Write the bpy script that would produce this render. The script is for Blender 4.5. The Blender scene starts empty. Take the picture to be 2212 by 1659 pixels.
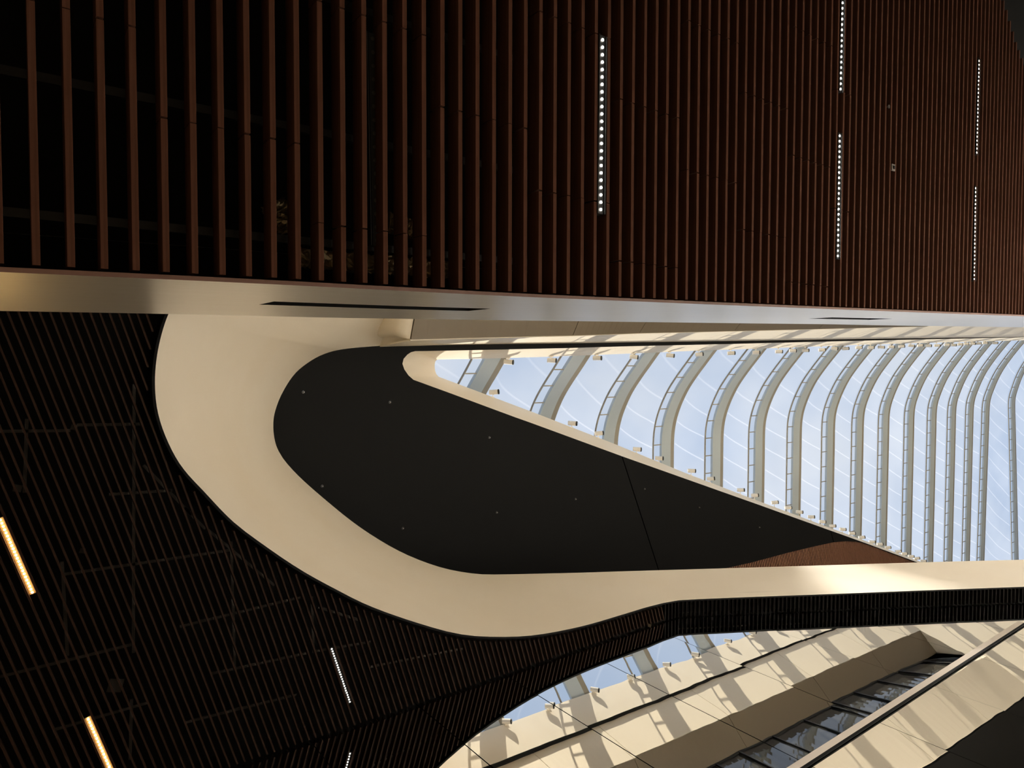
import bpy, math, random
from mathutils import Vector, Matrix
from mathutils.geometry import delaunay_2d_cdt

# ------------------------------------------------------------------ scene, camera, light
SC = bpy.context.scene
COL = SC.collection
EYE = 1.6                                   # camera height above the floor
# camera axes (right, down, forward) written in world coordinates, one row per world axis
WM = ((0.001988949, -0.999370774, -0.035413287),
      (0.801379120, -0.019589758, 0.597835887),
      (-0.598153450, -0.029568534, 0.800835908))
FPX, CXP, CYP = 1475.0, 1106.0, 829.5       # 24 mm lens on a 36 mm wide frame

cam_d = bpy.data.cameras.new('camera')
cam = bpy.data.objects.new('camera', cam_d)
COL.objects.link(cam)
cam_d.sensor_fit = 'HORIZONTAL'
cam_d.sensor_width = 36.0
cam_d.lens = FPX / 2212.0 * 36.0
cam_d.clip_end = 400
cam.matrix_world = Matrix(((WM[0][0], -WM[0][1], -WM[0][2], 0.0),
                           (WM[1][0], -WM[1][1], -WM[1][2], 0.0),
                           (WM[2][0], -WM[2][1], -WM[2][2], EYE),
                           (0, 0, 0, 1)))
SC.camera = cam

SC.view_settings.view_transform = 'Standard'
SC.view_settings.look = 'None'
SC.view_settings.gamma = 1.0
SC.view_settings.use_curve_mapping = False
SC.view_settings.exposure = 0.0
SC.cycles.use_denoising = True
SC.cycles.max_bounces = 14
SC.cycles.diffuse_bounces = 8
SC.cycles.glossy_bounces = 6
SC.cycles.transparent_max_bounces = 24
SC.cycles.sample_clamp_indirect = 6.0
SC.cycles.caustics_reflective = False
SC.cycles.caustics_refractive = False

SUN_DIR = Vector((1.0, -0.62, -1.73)).normalized()      # the way the sunlight travels
SUN_STRENGTH = 7.5
SKY_STRENGTH = 0.80

world = bpy.data.worlds.new('sky')
SC.world = world
world.use_nodes = True
nt = world.node_tree
for n in list(nt.nodes): nt.nodes.remove(n)
wo = nt.nodes.new('ShaderNodeOutputWorld')
bg = nt.nodes.new('ShaderNodeBackground')
tc = nt.nodes.new('ShaderNodeTexCoord')
ns = nt.nodes.new('ShaderNodeTexNoise'); ns.inputs['Scale'].default_value = 3.2; ns.inputs['Detail'].default_value = 5
rp = nt.nodes.new('ShaderNodeValToRGB')
rp.color_ramp.elements[0].position = 0.40; rp.color_ramp.elements[0].color = (0.55, 0.69, 0.92, 1)
rp.color_ramp.elements[1].position = 0.72; rp.color_ramp.elements[1].color = (0.88, 0.93, 1.0, 1)
nt.links.new(tc.outputs['Generated'], ns.inputs['Vector'])
nt.links.new(ns.outputs['Fac'], rp.inputs['Fac'])
nt.links.new(rp.outputs['Color'], bg.inputs['Color'])
bg.inputs['Strength'].default_value = SKY_STRENGTH
nt.links.new(bg.outputs['Background'], wo.inputs['Surface'])

sun_d = bpy.data.lights.new('sun', 'SUN')
sun_d.energy = SUN_STRENGTH
sun_d.angle = math.radians(0.53)
sun_d.color = (1.0, 0.90, 0.72)
sun = bpy.data.objects.new('sun', sun_d)
COL.objects.link(sun)
sun.location = (-30, 30, 60)
sun.rotation_euler = SUN_DIR.to_track_quat('-Z', 'Y').to_euler()

# ------------------------------------------------------------------ measuring helpers
def ray(x, y):
    a, b = (x - CXP) / FPX, (y - CYP) / FPX
    return Vector([WM[i][0] * a + WM[i][1] * b + WM[i][2] for i in range(3)])
def at_h(x, y, h):                      # the point of that view ray h metres above eye level
    r = ray(x, y); p = r * (h / r.z); p.z += EYE; return p
def at_x(x, y, X):
    r = ray(x, y); p = r * (X / r.x); p.z += EYE; return p
def interp(t, pts):
    if t <= pts[0][0]:
        (a, b), (c, d) = pts[0], pts[1]
        return b + (d - b) * (t - a) / (c - a)
    for (a, b), (c, d) in zip(pts[:-1], pts[1:]):
        if t <= c: return b + (d - b) * (t - a) / (c - a)
    (a, b), (c, d) = pts[-2], pts[-1]
    return b + (d - b) * (t - a) / (c - a)
def catmull(P, n):
    out = []
    for i in range(len(P) - 1):
        p0 = P[max(i - 1, 0)]; p1 = P[i]; p2 = P[i + 1]; p3 = P[min(i + 2, len(P) - 1)]
        for k in range(n):
            t = k / n
            out.append(0.5 * ((2 * p1) + (p2 - p0) * t + (2 * p0 - 5 * p1 + 4 * p2 - p3) * t * t + (3 * p1 - p0 - 3 * p2 + p3) * t ** 3))
    out.append(P[-1].copy())
    return out
def resample(P, n):
    d = [0.0]
    for a, b in zip(P[:-1], P[1:]): d.append(d[-1] + (b - a).length)
    out = []
    j = 0
    for k in range(n):
        s = d[-1] * k / (n - 1)
        while j < len(d) - 2 and d[j + 1] < s: j += 1
        t = (s - d[j]) / max(d[j + 1] - d[j], 1e-9)
        out.append(P[j].lerp(P[j + 1], min(max(t, 0), 1)))
    return out
def in_poly(x, y, poly):
    c = False; n = len(poly); j = n - 1
    for i in range(n):
        xi, yi = poly[i][0], poly[i][1]; xj, yj = poly[j][0], poly[j][1]
        if (yi > y) != (yj > y) and x < (xj - xi) * (y - yi) / (yj - yi) + xi: c = not c
        j = i
    return c

# ------------------------------------------------------------------ object helpers
WORDS = ['first', 'second', 'third', 'fourth', 'fifth', 'sixth', 'seventh', 'eighth', 'ninth', 'tenth', 'eleventh', 'twelfth', 'thirteenth', 'fourteenth', 'fifteenth', 'sixteenth', 'seventeenth', 'eighteenth', 'nineteenth', 'twentieth']
def nth(k):
    return WORDS[k] if k < 20 else ('twenty-' + WORDS[k - 20] if k < 29 else ('thirtieth' if k == 29 else 'thirty-' + WORDS[k - 30]))
def new_obj(name, me, mat=None, parent=None):
    o = bpy.data.objects.new(name, me)
    COL.objects.link(o)
    if mat is not None and me is not None:
        me.materials.append(mat)
    if parent is not None: o.parent = parent
    return o
def mesh(name, V, F, smooth=False):
    me = bpy.data.meshes.new(name)
    me.from_pydata([tuple(v) for v in V], [], F)
    me.validate(); me.update()
    if smooth:
        for p in me.polygons: p.use_smooth = True
    return me
def tag(o, label, cat, group=None, kind=None):
    o['label'] = label; o['category'] = cat
    if group: o['group'] = group
    if kind: o['kind'] = kind
    return o
def empty(name, loc=(0, 0, 0)):
    o = bpy.data.objects.new(name, None); COL.objects.link(o)
    o.location = loc; o.empty_display_size = 0.2
    return o
class MB:
    def __init__(s): s.V = []; s.F = []
    def quad(s, a, b, c, d):
        n = len(s.V); s.V += [a, b, c, d]; s.F.append((n, n + 1, n + 2, n + 3))
    def box(s, c, u, v, w):              # centre, three half vectors
        c, u, v, w = Vector(c), Vector(u), Vector(v), Vector(w)
        n = len(s.V)
        for a in (-1, 1):
            for b in (-1, 1):
                for d in (-1, 1): s.V.append(c + u * a + v * b + w * d)
        for f in ((0, 1, 3, 2), (4, 6, 7, 5), (0, 4, 5, 1), (2, 3, 7, 6), (0, 2, 6, 4), (1, 5, 7, 3)):
            s.F.append(tuple(n + i for i in f))
    def bar(s, a, b, w, t, up=(0, 0, 1)):   # straight bar of width w and height t
        a, b = Vector(a), Vector(b); d = b - a
        up = Vector(up); side = d.cross(up).normalized(); up = side.cross(d).normalized()
        s.box((a + b) / 2, d / 2, side * (w / 2), up * (t / 2))
    def tube(s, P, r, k=8, cap=True):
        P = [Vector(p) for p in P]; n0 = len(s.V)
        for i, p in enumerate(P):
            d = (P[min(i + 1, len(P) - 1)] - P[max(i - 1, 0)]).normalized()
            u = d.cross(Vector((0, 0, 1)))
            if u.length < 1e-3: u = d.cross(Vector((0, 1, 0)))
            u.normalize(); v = d.cross(u)
            rr = r[i] if isinstance(r, (list, tuple)) else r
            for q in range(k):
                a = 2 * math.pi * q / k
                s.V.append(p + u * (math.cos(a) * rr) + v * (math.sin(a) * rr))
        for i in range(len(P) - 1):
            for q in range(k):
                a = n0 + i * k + q; b = n0 + i * k + (q + 1) % k
                s.F.append((a, b, b + k, a + k))
        if cap:
            s.F.append(tuple(n0 + q for q in range(k))[::-1])
            s.F.append(tuple(n0 + (len(P) - 1) * k + q for q in range(k)))
    def strip(s, A, B):
        n = len(s.V); m = len(A); s.V += list(A) + list(B)
        for i in range(m - 1): s.F.append((n + i, n + i + 1, n + m + i + 1, n + m + i))
    def loft(s, rows):
        n = len(s.V); m = len(rows[0])
        for r in rows: s.V += list(r)
        for j in range(len(rows) - 1):
            for i in range(m - 1):
                a = n + j * m + i
                s.F.append((a, a + 1, a + m + 1, a + m))
    def build(s, name, mat=None, parent=None, smooth=False):
        return new_obj(name, mesh(name, s.V, s.F, smooth), mat, parent)
def solidify(o, t, off=1.0):
    m = o.modifiers.new('thickness', 'SOLIDIFY'); m.thickness = t; m.offset = off
def bevel(o, w):
    m = o.modifiers.new('bevel', 'BEVEL'); m.width = w; m.segments = 2; m.limit_method = 'ANGLE'
def area_mesh(loops, keep, z0, z1):
    """flat slab between z0 (underside) and z1 from closed 2D loops; keep(x, y) picks the triangles"""
    V = []; E = []
    for L, closed in loops:
        n = len(V)
        V += [Vector((p[0], p[1])) for p in L]
        m = len(L)
        for i in range(m if closed else m - 1): E.append((n + i, n + (i + 1) % m))
    vo, eo, fo, *_ = delaunay_2d_cdt(V, E, [], 0, 1e-5)
    faces = []
    for f in fo:
        c = sum((vo[i] for i in f), Vector((0, 0))) / len(f)
        if keep(c.x, c.y): faces.append(tuple(f))
    used = sorted({i for f in faces for i in f}); mp = {v: k for k, v in enumerate(used)}
    n = len(used)
    VV = [(vo[i].x, vo[i].y, z0) for i in used] + [(vo[i].x, vo[i].y, z1) for i in used]
    FF = []; cnt = {}
    for f in faces:
        g = [mp[i] for i in f]
        a = vo[f[0]]; b = vo[f[1]]; c = vo[f[2]]
        ccw = (b.x - a.x) * (c.y - a.y) - (b.y - a.y) * (c.x - a.x) > 0
        if not ccw: g = g[::-1]
        FF.append(tuple(g[::-1])); FF.append(tuple(i + n for i in g))
        for i in range(len(g)):
            e = (g[i], g[(i + 1) % len(g)]); cnt[e] = cnt.get(e, 0) + 1
    for (a, b) in list(cnt):
        if (b, a) not in cnt: FF.append((a, b, b + n, a + n))
    return VV, FF

# ------------------------------------------------------------------ materials
def mat(name, color, rough=0.5, metal=0.0, spec=0.5, noise=None, bump=None):
    m = bpy.data.materials.new(name); m.use_nodes = True
    nt = m.node_tree; b = nt.nodes['Principled BSDF']
    b.inputs['Base Color'].default_value = (*color, 1)
    b.inputs['Roughness'].default_value = rough
    b.inputs['Metallic'].default_value = metal
    b.inputs['Specular IOR Level'].default_value = spec
    tcn = None
    if noise or bump:
        tcn = nt.nodes.new('ShaderNodeTexCoord'); mp = nt.nodes.new('ShaderNodeMapping')
        nt.links.new(tcn.outputs['Object'], mp.inputs['Vector'])
    if noise:                              # (scale xyz, colour 2, low, high)
        sc, c2, lo, hi = noise
        mp.inputs['Scale'].default_value = sc
        nz = nt.nodes.new('ShaderNodeTexNoise'); nz.inputs['Scale'].default_value = 1.0; nz.inputs['Detail'].default_value = 6
        cr = nt.nodes.new('ShaderNodeValToRGB')
        cr.color_ramp.elements[0].position = lo; cr.color_ramp.elements[0].color = (*color, 1)
        cr.color_ramp.elements[1].position = hi; cr.color_ramp.elements[1].color = (*c2, 1)
        nt.links.new(mp.outputs['Vector'], nz.inputs['Vector'])
        nt.links.new(nz.outputs['Fac'], cr.inputs['Fac'])
        nt.links.new(cr.outputs['Color'], b.inputs['Base Color'])
    if bump:                               # (scale xyz, strength, distance)
        sc, st, di = bump
        mp2 = nt.nodes.new('ShaderNodeMapping'); mp2.inputs['Scale'].default_value = sc
        nt.links.new(tcn.outputs['Object'], mp2.inputs['Vector'])
        n2 = nt.nodes.new('ShaderNodeTexNoise'); n2.inputs['Scale'].default_value = 1.0; n2.inputs['Detail'].default_value = 2
        bp = nt.nodes.new('ShaderNodeBump'); bp.inputs['Strength'].default_value = st; bp.inputs['Distance'].default_value = di
        nt.links.new(mp2.outputs['Vector'], n2.inputs['Vector'])
        nt.links.new(n2.outputs['Fac'], bp.inputs['Height'])
        nt.links.new(bp.outputs['Normal'], b.inputs['Normal'])
    return m
def emit(name, color, strength):
    m = bpy.data.materials.new(name); m.use_nodes = True
    nt = m.node_tree; b = nt.nodes['Principled BSDF']
    b.inputs['Base Color'].default_value = (0.8, 0.8, 0.8, 1)
    b.inputs['Emission Color'].default_value = (*color, 1)
    b.inputs['Emission Strength'].default_value = strength
    return m
M = {}
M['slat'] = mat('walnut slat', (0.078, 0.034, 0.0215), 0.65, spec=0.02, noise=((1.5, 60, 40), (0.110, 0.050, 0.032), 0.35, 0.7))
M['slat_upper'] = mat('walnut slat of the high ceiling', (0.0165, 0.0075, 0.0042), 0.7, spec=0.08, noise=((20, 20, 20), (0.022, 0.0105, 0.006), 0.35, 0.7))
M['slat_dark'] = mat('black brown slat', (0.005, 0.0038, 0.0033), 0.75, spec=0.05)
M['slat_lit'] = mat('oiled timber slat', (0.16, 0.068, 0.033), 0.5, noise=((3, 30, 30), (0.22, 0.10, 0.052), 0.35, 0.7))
M['black'] = mat('matt black lining', (0.006, 0.006, 0.006), 0.9, spec=0.1)
M['soffit'] = mat('charcoal soffit panel', (0.0038, 0.0037, 0.0037), 0.65, spec=0.07)
M['cream'] = mat('cream plaster panel', (0.80, 0.735, 0.62), 0.55, spec=0.3, noise=((0.5, 0.5, 0.5), (0.78, 0.705, 0.58), 0.35, 0.7))
M['facade'] = mat('cream lacquer panel', (0.82, 0.74, 0.60), 0.4, spec=0.4, bump=((0.5, 0.5, 0.5), 0.05, 0.1))
M['tan'] = mat('tan lacquer panel', (0.115, 0.088, 0.055), 0.5)  # tan finish with the undercut's shade darkened into its colour
M['band'] = mat('brushed champagne steel', (0.90, 0.87, 0.82), 0.29, 0.95, noise=((6, 0.7, 70), (0.97, 0.94, 0.90), 0.35, 0.65), bump=((5, 0.9, 90), 0.18, 0.01))
M['lip'] = mat('red brown edge strip', (0.17, 0.085, 0.062), 0.6)
M['mirror'] = mat('polished mirror steel', (0.86, 0.86, 0.85), 0.008, 1.0, bump=((0.6, 0.6, 0.3), 0.045, 0.05))
M['steel'] = mat('satin steel', (0.45, 0.42, 0.39), 0.35, 0.9)
M['channel'] = mat('galvanised channel', (0.04, 0.031, 0.023), 0.6, 0.3)
M['rib'] = mat('pale grey painted steel', (0.52, 0.58, 0.60), 0.45)
M['ribside'] = mat('olive brown gutter plate', (0.30, 0.27, 0.21), 0.5)
M['spot'] = mat('ivory lamp enamel', (0.82, 0.78, 0.70), 0.4)
M['lens'] = mat('dark lamp lens', (0.05, 0.055, 0.04), 0.15)
M['housing'] = mat('black lamp housing', (0.012, 0.012, 0.012), 0.5)
M['led'] = emit('cool white diode', (1.0, 0.93, 0.82), 120)
M['led_warm'] = emit('warm diode', (1.0, 0.62, 0.22), 130)
M['led_far'] = emit('white diode', (1.0, 0.93, 0.8), 30)
M['tray'] = mat('brass coloured lamp tray', (0.05, 0.03, 0.011), 0.5)
M['led_hall'] = emit('hall lighting diode', (1.0, 0.74, 0.42), 2600)
M['led_gallery'] = emit('gallery lighting diode', (1.0, 0.93, 0.83), 11000)
M['led_off'] = mat('unlit diode', (0.05, 0.045, 0.04), 0.3)
M['frame'] = mat('black window frame', (0.008, 0.008, 0.009), 0.4)
M['glass'] = mat('dark reflecting glass', (0.03, 0.03, 0.028), 0.03, spec=0.9)
M['floor'] = mat('pale stone floor', (0.76, 0.72, 0.65), 0.35, noise=((0.8, 0.8, 0.8), (0.70, 0.66, 0.59), 0.4, 0.6))
M['wall'] = mat('warm white wall', (0.55, 0.48, 0.39), 0.7)
M['foil'] = mat('crumpled foil', (0.34, 0.26, 0.15), 0.35, 0.9)
M['railpaint'] = mat('grey beige rail', (0.50, 0.44, 0.38), 0.4, 0.3)
M['plate'] = mat('grey plate', (0.25, 0.23, 0.2), 0.5)

def membrane():
    m = bpy.data.materials.new('clear roof foil'); m.use_nodes = True
    nt = m.node_tree
    for n in list(nt.nodes): nt.nodes.remove(n)
    out = nt.nodes.new('ShaderNodeOutputMaterial')
    tr = nt.nodes.new('ShaderNodeBsdfTransparent'); tr.inputs['Color'].default_value = (0.97, 0.98, 1, 1)
    tl = nt.nodes.new('ShaderNodeBsdfTranslucent'); tl.inputs['Color'].default_value = (0.95, 0.96, 1, 1)
    mx = nt.nodes.new('ShaderNodeMixShader')
    tc = nt.nodes.new('ShaderNodeTexCoord')
    # thin wrinkles: distorted bands, only their crests
    mp = nt.nodes.new('ShaderNodeMapping'); mp.inputs['Scale'].default_value = (0.55, 0.35, 0.4); mp.inputs['Rotation'].default_value = (0, 0, -0.75)
    wv = nt.nodes.new('ShaderNodeTexWave'); wv.inputs['Scale'].default_value = 0.55; wv.inputs['Distortion'].default_value = 2.6; wv.inputs['Detail'].default_value = 1.0; wv.inputs['Detail Scale'].default_value = 0.6
    cr = nt.nodes.new('ShaderNodeValToRGB')
    cr.color_ramp.elements[0].position = 0.985; cr.color_ramp.elements[0].color = (0, 0, 0, 1)
    cr.color_ramp.elements[1].position = 1.0; cr.color_ramp.elements[1].color = (1, 1, 1, 1)
    nz = nt.nodes.new('ShaderNodeTexNoise'); nz.inputs['Scale'].default_value = 0.25
    mul = nt.nodes.new('ShaderNodeMath'); mul.operation = 'MULTIPLY_ADD'
    mul.inputs[1].default_value = 0.11
    m2 = nt.nodes.new('ShaderNodeMath'); m2.operation = 'MULTIPLY'; m2.inputs[1].default_value = 0.14
    nt.links.new(tc.outputs['Object'], mp.inputs['Vector']); nt.links.new(mp.outputs['Vector'], wv.inputs['Vector'])
    nt.links.new(tc.outputs['Object'], nz.inputs['Vector'])
    nt.links.new(wv.outputs['Fac'], cr.inputs['Fac'])
    nt.links.new(nz.outputs['Fac'], m2.inputs[0])
    nt.links.new(cr.outputs['Color'], mul.inputs[0]); nt.links.new(m2.outputs[0], mul.inputs[2])
    nt.links.new(mul.outputs[0], mx.inputs['Fac'])
    nt.links.new(tr.outputs[0], mx.inputs[1]); nt.links.new(tl.outputs[0], mx.inputs[2])
    nt.links.new(mx.outputs[0], out.inputs['Surface'])
    return m
M['foilroof'] = membrane()

# ------------------------------------------------------------------ main levels (metres above eye level)
HA = 3.505          # near slatted ceiling
HBAND = 6.35        # top of the steel band beside the void
HB = 12.44          # high slatted ceiling
HD = 20.2           # charcoal soffit under the roof
HE = 21.75          # upper edge of the roof opening's reveal
HS = 24.7           # flat part of the glazed roof
PITCH = 0.0353 * HA
Y_FAR = 90.0
XM = -7.25          # mirror wall
def Z(h): return h + EYE

BANDX = [(-8, .325), (0, .355), (1, .378), (2.6, .404), (4.7, .455), (6.45, .5), (9.6, .582), (11.85, .643), (13.4, .675), (21.5, .88), (32, 1.13)]
def curve(px, h): return [(p.y, p.x) for p in (at_h(x, y, h) for x, y in px)]
E1 = curve([(940, 778.5), (1003.7, 775.8), (1092, 774), (1229.7, 769), (1364.5, 763.8), (1539, 756), (1620, 754), (1861, 744.7), (2021, 740), (2155, 736.6)], HE)
E2 = curve([(897, 758.6), (1003.7, 757.5), (1121, 754), (1247.8, 751.4), (1364.5, 747.8), (1539, 744), (1620, 742), (1861, 736), (2021, 732.6)], HD)
E3 = curve([(850, 745), (958.5, 742.3), (1121, 739.8), (1247.8, 738.8), (1364.5, 737), (1620, 734), (1861, 730.5), (2021, 728.6)], HD)
HF = 18.15
E4 = curve([(882.5, 732.4), (1003.7, 728.8), (1121, 726), (1247.8, 723), (1383.8, 718), (1637, 712.4), (1861, 707), (1941, 705)], HF)
HW1, HW0 = 17.2, 14.85
E5 = [(9, 3.1), (14, 2.7), (18.5, 2.2), (23.3, 2.18), (27, 2.35), (33, 2.55), (39.8, 2.93), (44.6, 3.23), (60, 4.1)]
E6 = [(9, 2.85), (14, 2.45), (18.5, 2.05), (25.8, 2.1), (33, 2.17), (38.3, 2.28), (41, 2.32), (60, 3.0)]
E7 = [(9, 3.4), (15, 2.9), (22, 2.6), (31.2, 2.87), (34.4, 3.12), (41.2, 3.51), (43.7, 3.6), (60, 4.5), (90, 6.2)]

# ------------------------------------------------------------------ the shell outside the frame: floor and plain walls
def slab(name, x0, x1, y0, y1, z0, z1, m, label, cat):
    b = MB(); b.box(((x0 + x1) / 2, (y0 + y1) / 2, (z0 + z1) / 2), ((x1 - x0) / 2, 0, 0), (0, (y1 - y0) / 2, 0), (0, 0, (z1 - z0) / 2))
    return tag(b.build(name, m), label, cat, kind='structure')
slab('floor', -26, 14, -12, Y_FAR, -0.3, 0, M['floor'], 'pale stone floor of the hall under the atrium', 'floor')
slab('wall_back', -26, 14, -12.3, -12, 0, Z(HD), M['wall'], 'plain warm white wall behind the viewer', 'wall')
slab('wall_front', -26, 14, Y_FAR, Y_FAR + 0.3, 0, Z(HD), M['wall'], 'plain far end wall of the atrium', 'wall')
slab('wall_east', 14, 14.3, -12, Y_FAR, 0, Z(HD), M['wall'], 'plain outer wall beyond the low slatted ceiling', 'wall')
slab('wall_west', -26.3, -26, -12, Y_FAR, 0, Z(HD), M['wall'], 'plain outer wall beyond the mirror wall', 'wall')

# ------------------------------------------------------------------ low slatted ceiling
ceil_low = empty('ceiling', (3, 4, Z(HA)))
tag(ceil_low, 'low dark walnut slatted ceiling ending at the brushed steel band', 'ceiling', kind='structure')
b = MB()
poly = [(interp(y, BANDX) + 0.03, y) for y in (-8, -4, 0, 2, 4, 6, 8, 10, 12, 16, 22, 30)] + [(13.9, 30), (13.9, -8)]
VV, FF = area_mesh([(poly, True)], lambda x, y: in_poly(x, y, poly), Z(HA) + 0.62, Z(HA) + 0.9)
bk = new_obj('lining', mesh('lining', VV, FF), M['black'], ceil_low)
bk.matrix_parent_inverse = Matrix.Translation(-Vector(ceil_low.location))
def fix(o):                     # keep world coordinates for a mesh child of a placed Empty
    o.matrix_parent_inverse = Matrix.Translation(-Vector(o.parent.location)); return o
SW, SH = 0.237 * PITCH, 0.95 * PITCH
def slat_data(L):
    bb = MB(); e = 0.0012
    # slim bar with eased lower edges, running along +x from 0 to L
    prof = [(-SW / 2, SH), (-SW / 2, e), (-SW / 2 + e, 0), (SW / 2 - e, 0), (SW / 2, e), (SW / 2, SH)]
    n = len(prof)
    for x in (0, L): bb.V += [Vector((x, y, z)) for y, z in prof]
    for i in range(n):
        j = (i + 1) % n
        bb.F.append((i, j, n + j, n + i))
    bb.F.append(tuple(range(n))[::-1]); bb.F.append(tuple(range(n, 2 * n)))
    me = mesh('slat', bb.V, bb.F); me.materials.append(M['slat']); return me
LSEG = 1.149
OFFS = {0: 1.114, 1: 0.721, 2: 0.342}
cache = {}
rnd = random.Random(4)
RIGHT = [(10.4, 5.1), (10.762, 4.79), (10.881, 4.70), (10.995, 4.60), (11.124, 4.49), (11.237, 4.39), (11.35, 4.32), (11.463, 4.25), (12.4, 3.75)]
nseg = 0
for n in range(-3, 98):
    Yr = (0.0041 + 0.0353 * n) * HA - SW / 2
    x0 = interp(Yr, BANDX) + 0.036 - 0.006 * min(Yr, 5) / 5
    # how far the row is in view
    if n < 56:
        xmax = interp(Yr, [(-1, 2.3), (0, 2.35), (3, 2.75), (5, 3.3), (7.2, 4.0)])
        g = (n - 5) // 6
        off = OFFS[g % 3]
        x = off
        while x > x0 + 0.02: x -= LSEG
        a = x0
        while a < xmax:
            bnd = x + LSEG; x = bnd
            L = round(bnd - a - 0.007, 3)
            key = round(L, 2)
            if key not in cache: cache[key] = slat_data(key)
            o = new_obj('slat', cache[key], None, ceil_low)
            o.location = Vector((a, Yr, Z(HA) + rnd.uniform(-0.0015, 0.0015))) - Vector(ceil_low.location)
            a = bnd; nseg += 1
    else:
        xe = 5.6 if Yr < 10.4 else interp(Yr, RIGHT)
        key = round(xe - x0, 2)
        if key not in cache: cache[key] = slat_data(key)
        o = new_obj('slat', cache[key], None, ceil_low)
        o.location = Vector((x0, Yr, Z(HA))) - Vector(ceil_low.location); nseg += 1
# carrier channels over the slats, running away from the viewer
for X in (0.62, 1.22, 1.95, 2.7, 3.6):
    b = MB(); b.bar((X, -1, Z(HA) + SH + 0.05), (X + 0.1, 9, Z(HA) + SH + 0.05), 0.04, 0.025)
    fix(b.build('carrier_channel', M['housing'], ceil_low))

# ------------------------------------------------------------------ brushed steel band beside the void
band = empty('trim_1', (0.36, 4, Z(HA)))
tag(band, 'tall brushed champagne steel band edging the low slatted ceiling, with slots', 'band', kind='structure')
YS = [-6 + 0.4 * i for i in range(95)]
HS0, HS1 = 4.61, 4.94
slots = [(1.46, 3.22), (8.6, 10.25)]
for s in slots: YS += list(s)
YS = sorted(set(YS))
rows = [HA, HS0, HS1, HBAND]
b = MB()
idx = {}
for j, h in enumerate(rows):
    for i, y in enumerate(YS):
        idx[j, i] = len(b.V); b.V.append(Vector((interp(y, BANDX), y, Z(h))))
for j in range(3):
    for i in range(len(YS) - 1):
        yc = (YS[i] + YS[i + 1]) / 2
        if j == 1 and any(s[0] < yc < s[1] for s in slots): continue
        b.F.append((idx[j, i], idx[j + 1, i], idx[j + 1, i + 1], idx[j, i + 1]))
face = fix(b.build('band_face', M['band'], band, True))
for s0, s1 in slots:                                  # recessed linear outlets
    b = MB()
    ys = [s0 + (s1 - s0) * k / 8 for k in range(9)]
    f0 = [Vector((interp(y, BANDX), y, Z(HS0))) for y in ys]; f1 = [Vector((interp(y, BANDX), y, Z(HS1))) for y in ys]
    dp = Vector((0.16, 0, 0))
    g0 = [p + dp for p in f0]; g1 = [p + dp for p in f1]
    b.loft([f0, g0, g1, f1])
    b.quad(f0[0], g0[0], g1[0], f1[0]); b.quad(f0[-1], f1[-1], g1[-1], g0[-1])
    o = fix(b.build('air_slot', M['black'], band)); o['label'] = 'long black air slot'
b = MB()
A = [Vector((interp(y, BANDX), y, Z(HA))) for y in YS]
Bq = [p + Vector((0.021, 0, -0.001)) for p in A]; Cq = [p + Vector((0.021, 0, 0.05)) for p in A]
b.loft([A, Bq, Cq])
o = fix(b.build('edge_strip', M['lip'], band)); o['label'] = 'thin red brown edge strip'
b = MB()
T0 = [Vector((interp(y, BANDX), y, Z(HBAND))) for y in YS]; T1 = [p + Vector((0.25, 0, 0)) for p in T0]; T2 = [p + Vector((0.0, 0, HA + 0.6 - HBAND)) for p in T1]
b.loft([T0, T1, T2]); fix(b.build('band_back', M['wall'], band))
slab('floor', 0.9, 13.9, -8, 40, Z(HA) + 0.95, Z(HA) + 1.25, M['floor'], 'stone floor of the gallery above the low slatted ceiling', 'floor')

# ------------------------------------------------------------------ linear diode lamps
def lens_mesh(r, m):
    bb = MB(); k = 10
    bb.V.append(Vector((0, 0, -r * 0.2)))
    for ring, (q, zz) in enumerate(((0.7, -0.12), (1.0, 0.0))):
        for i in range(k):
            a = 2 * math.pi * i / k
            bb.V.append(Vector((r * q * math.cos(a), r * q * math.sin(a), r * zz)))
    for i in range(k):
        bb.F.append((0, 1 + (i + 1) % k, 1 + i))
        bb.F.append((1 + i, 1 + (i + 1) % k, 1 + k + (i + 1) % k, 1 + k + i))
    me = mesh('lens', bb.V, bb.F, True); me.materials.append(m); return me
def ball_mesh(r, m):
    bb = MB(); zs = [-0.95, -0.6, 0, 0.6, 0.95]
    bb.tube([(0, 0, r * z) for z in zs], [r * math.sqrt(1 - z * z) for z in zs], 8)
    me = mesh('lens', bb.V, bb.F, True); me.materials.append(m); return me
lens_cache = {}
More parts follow.
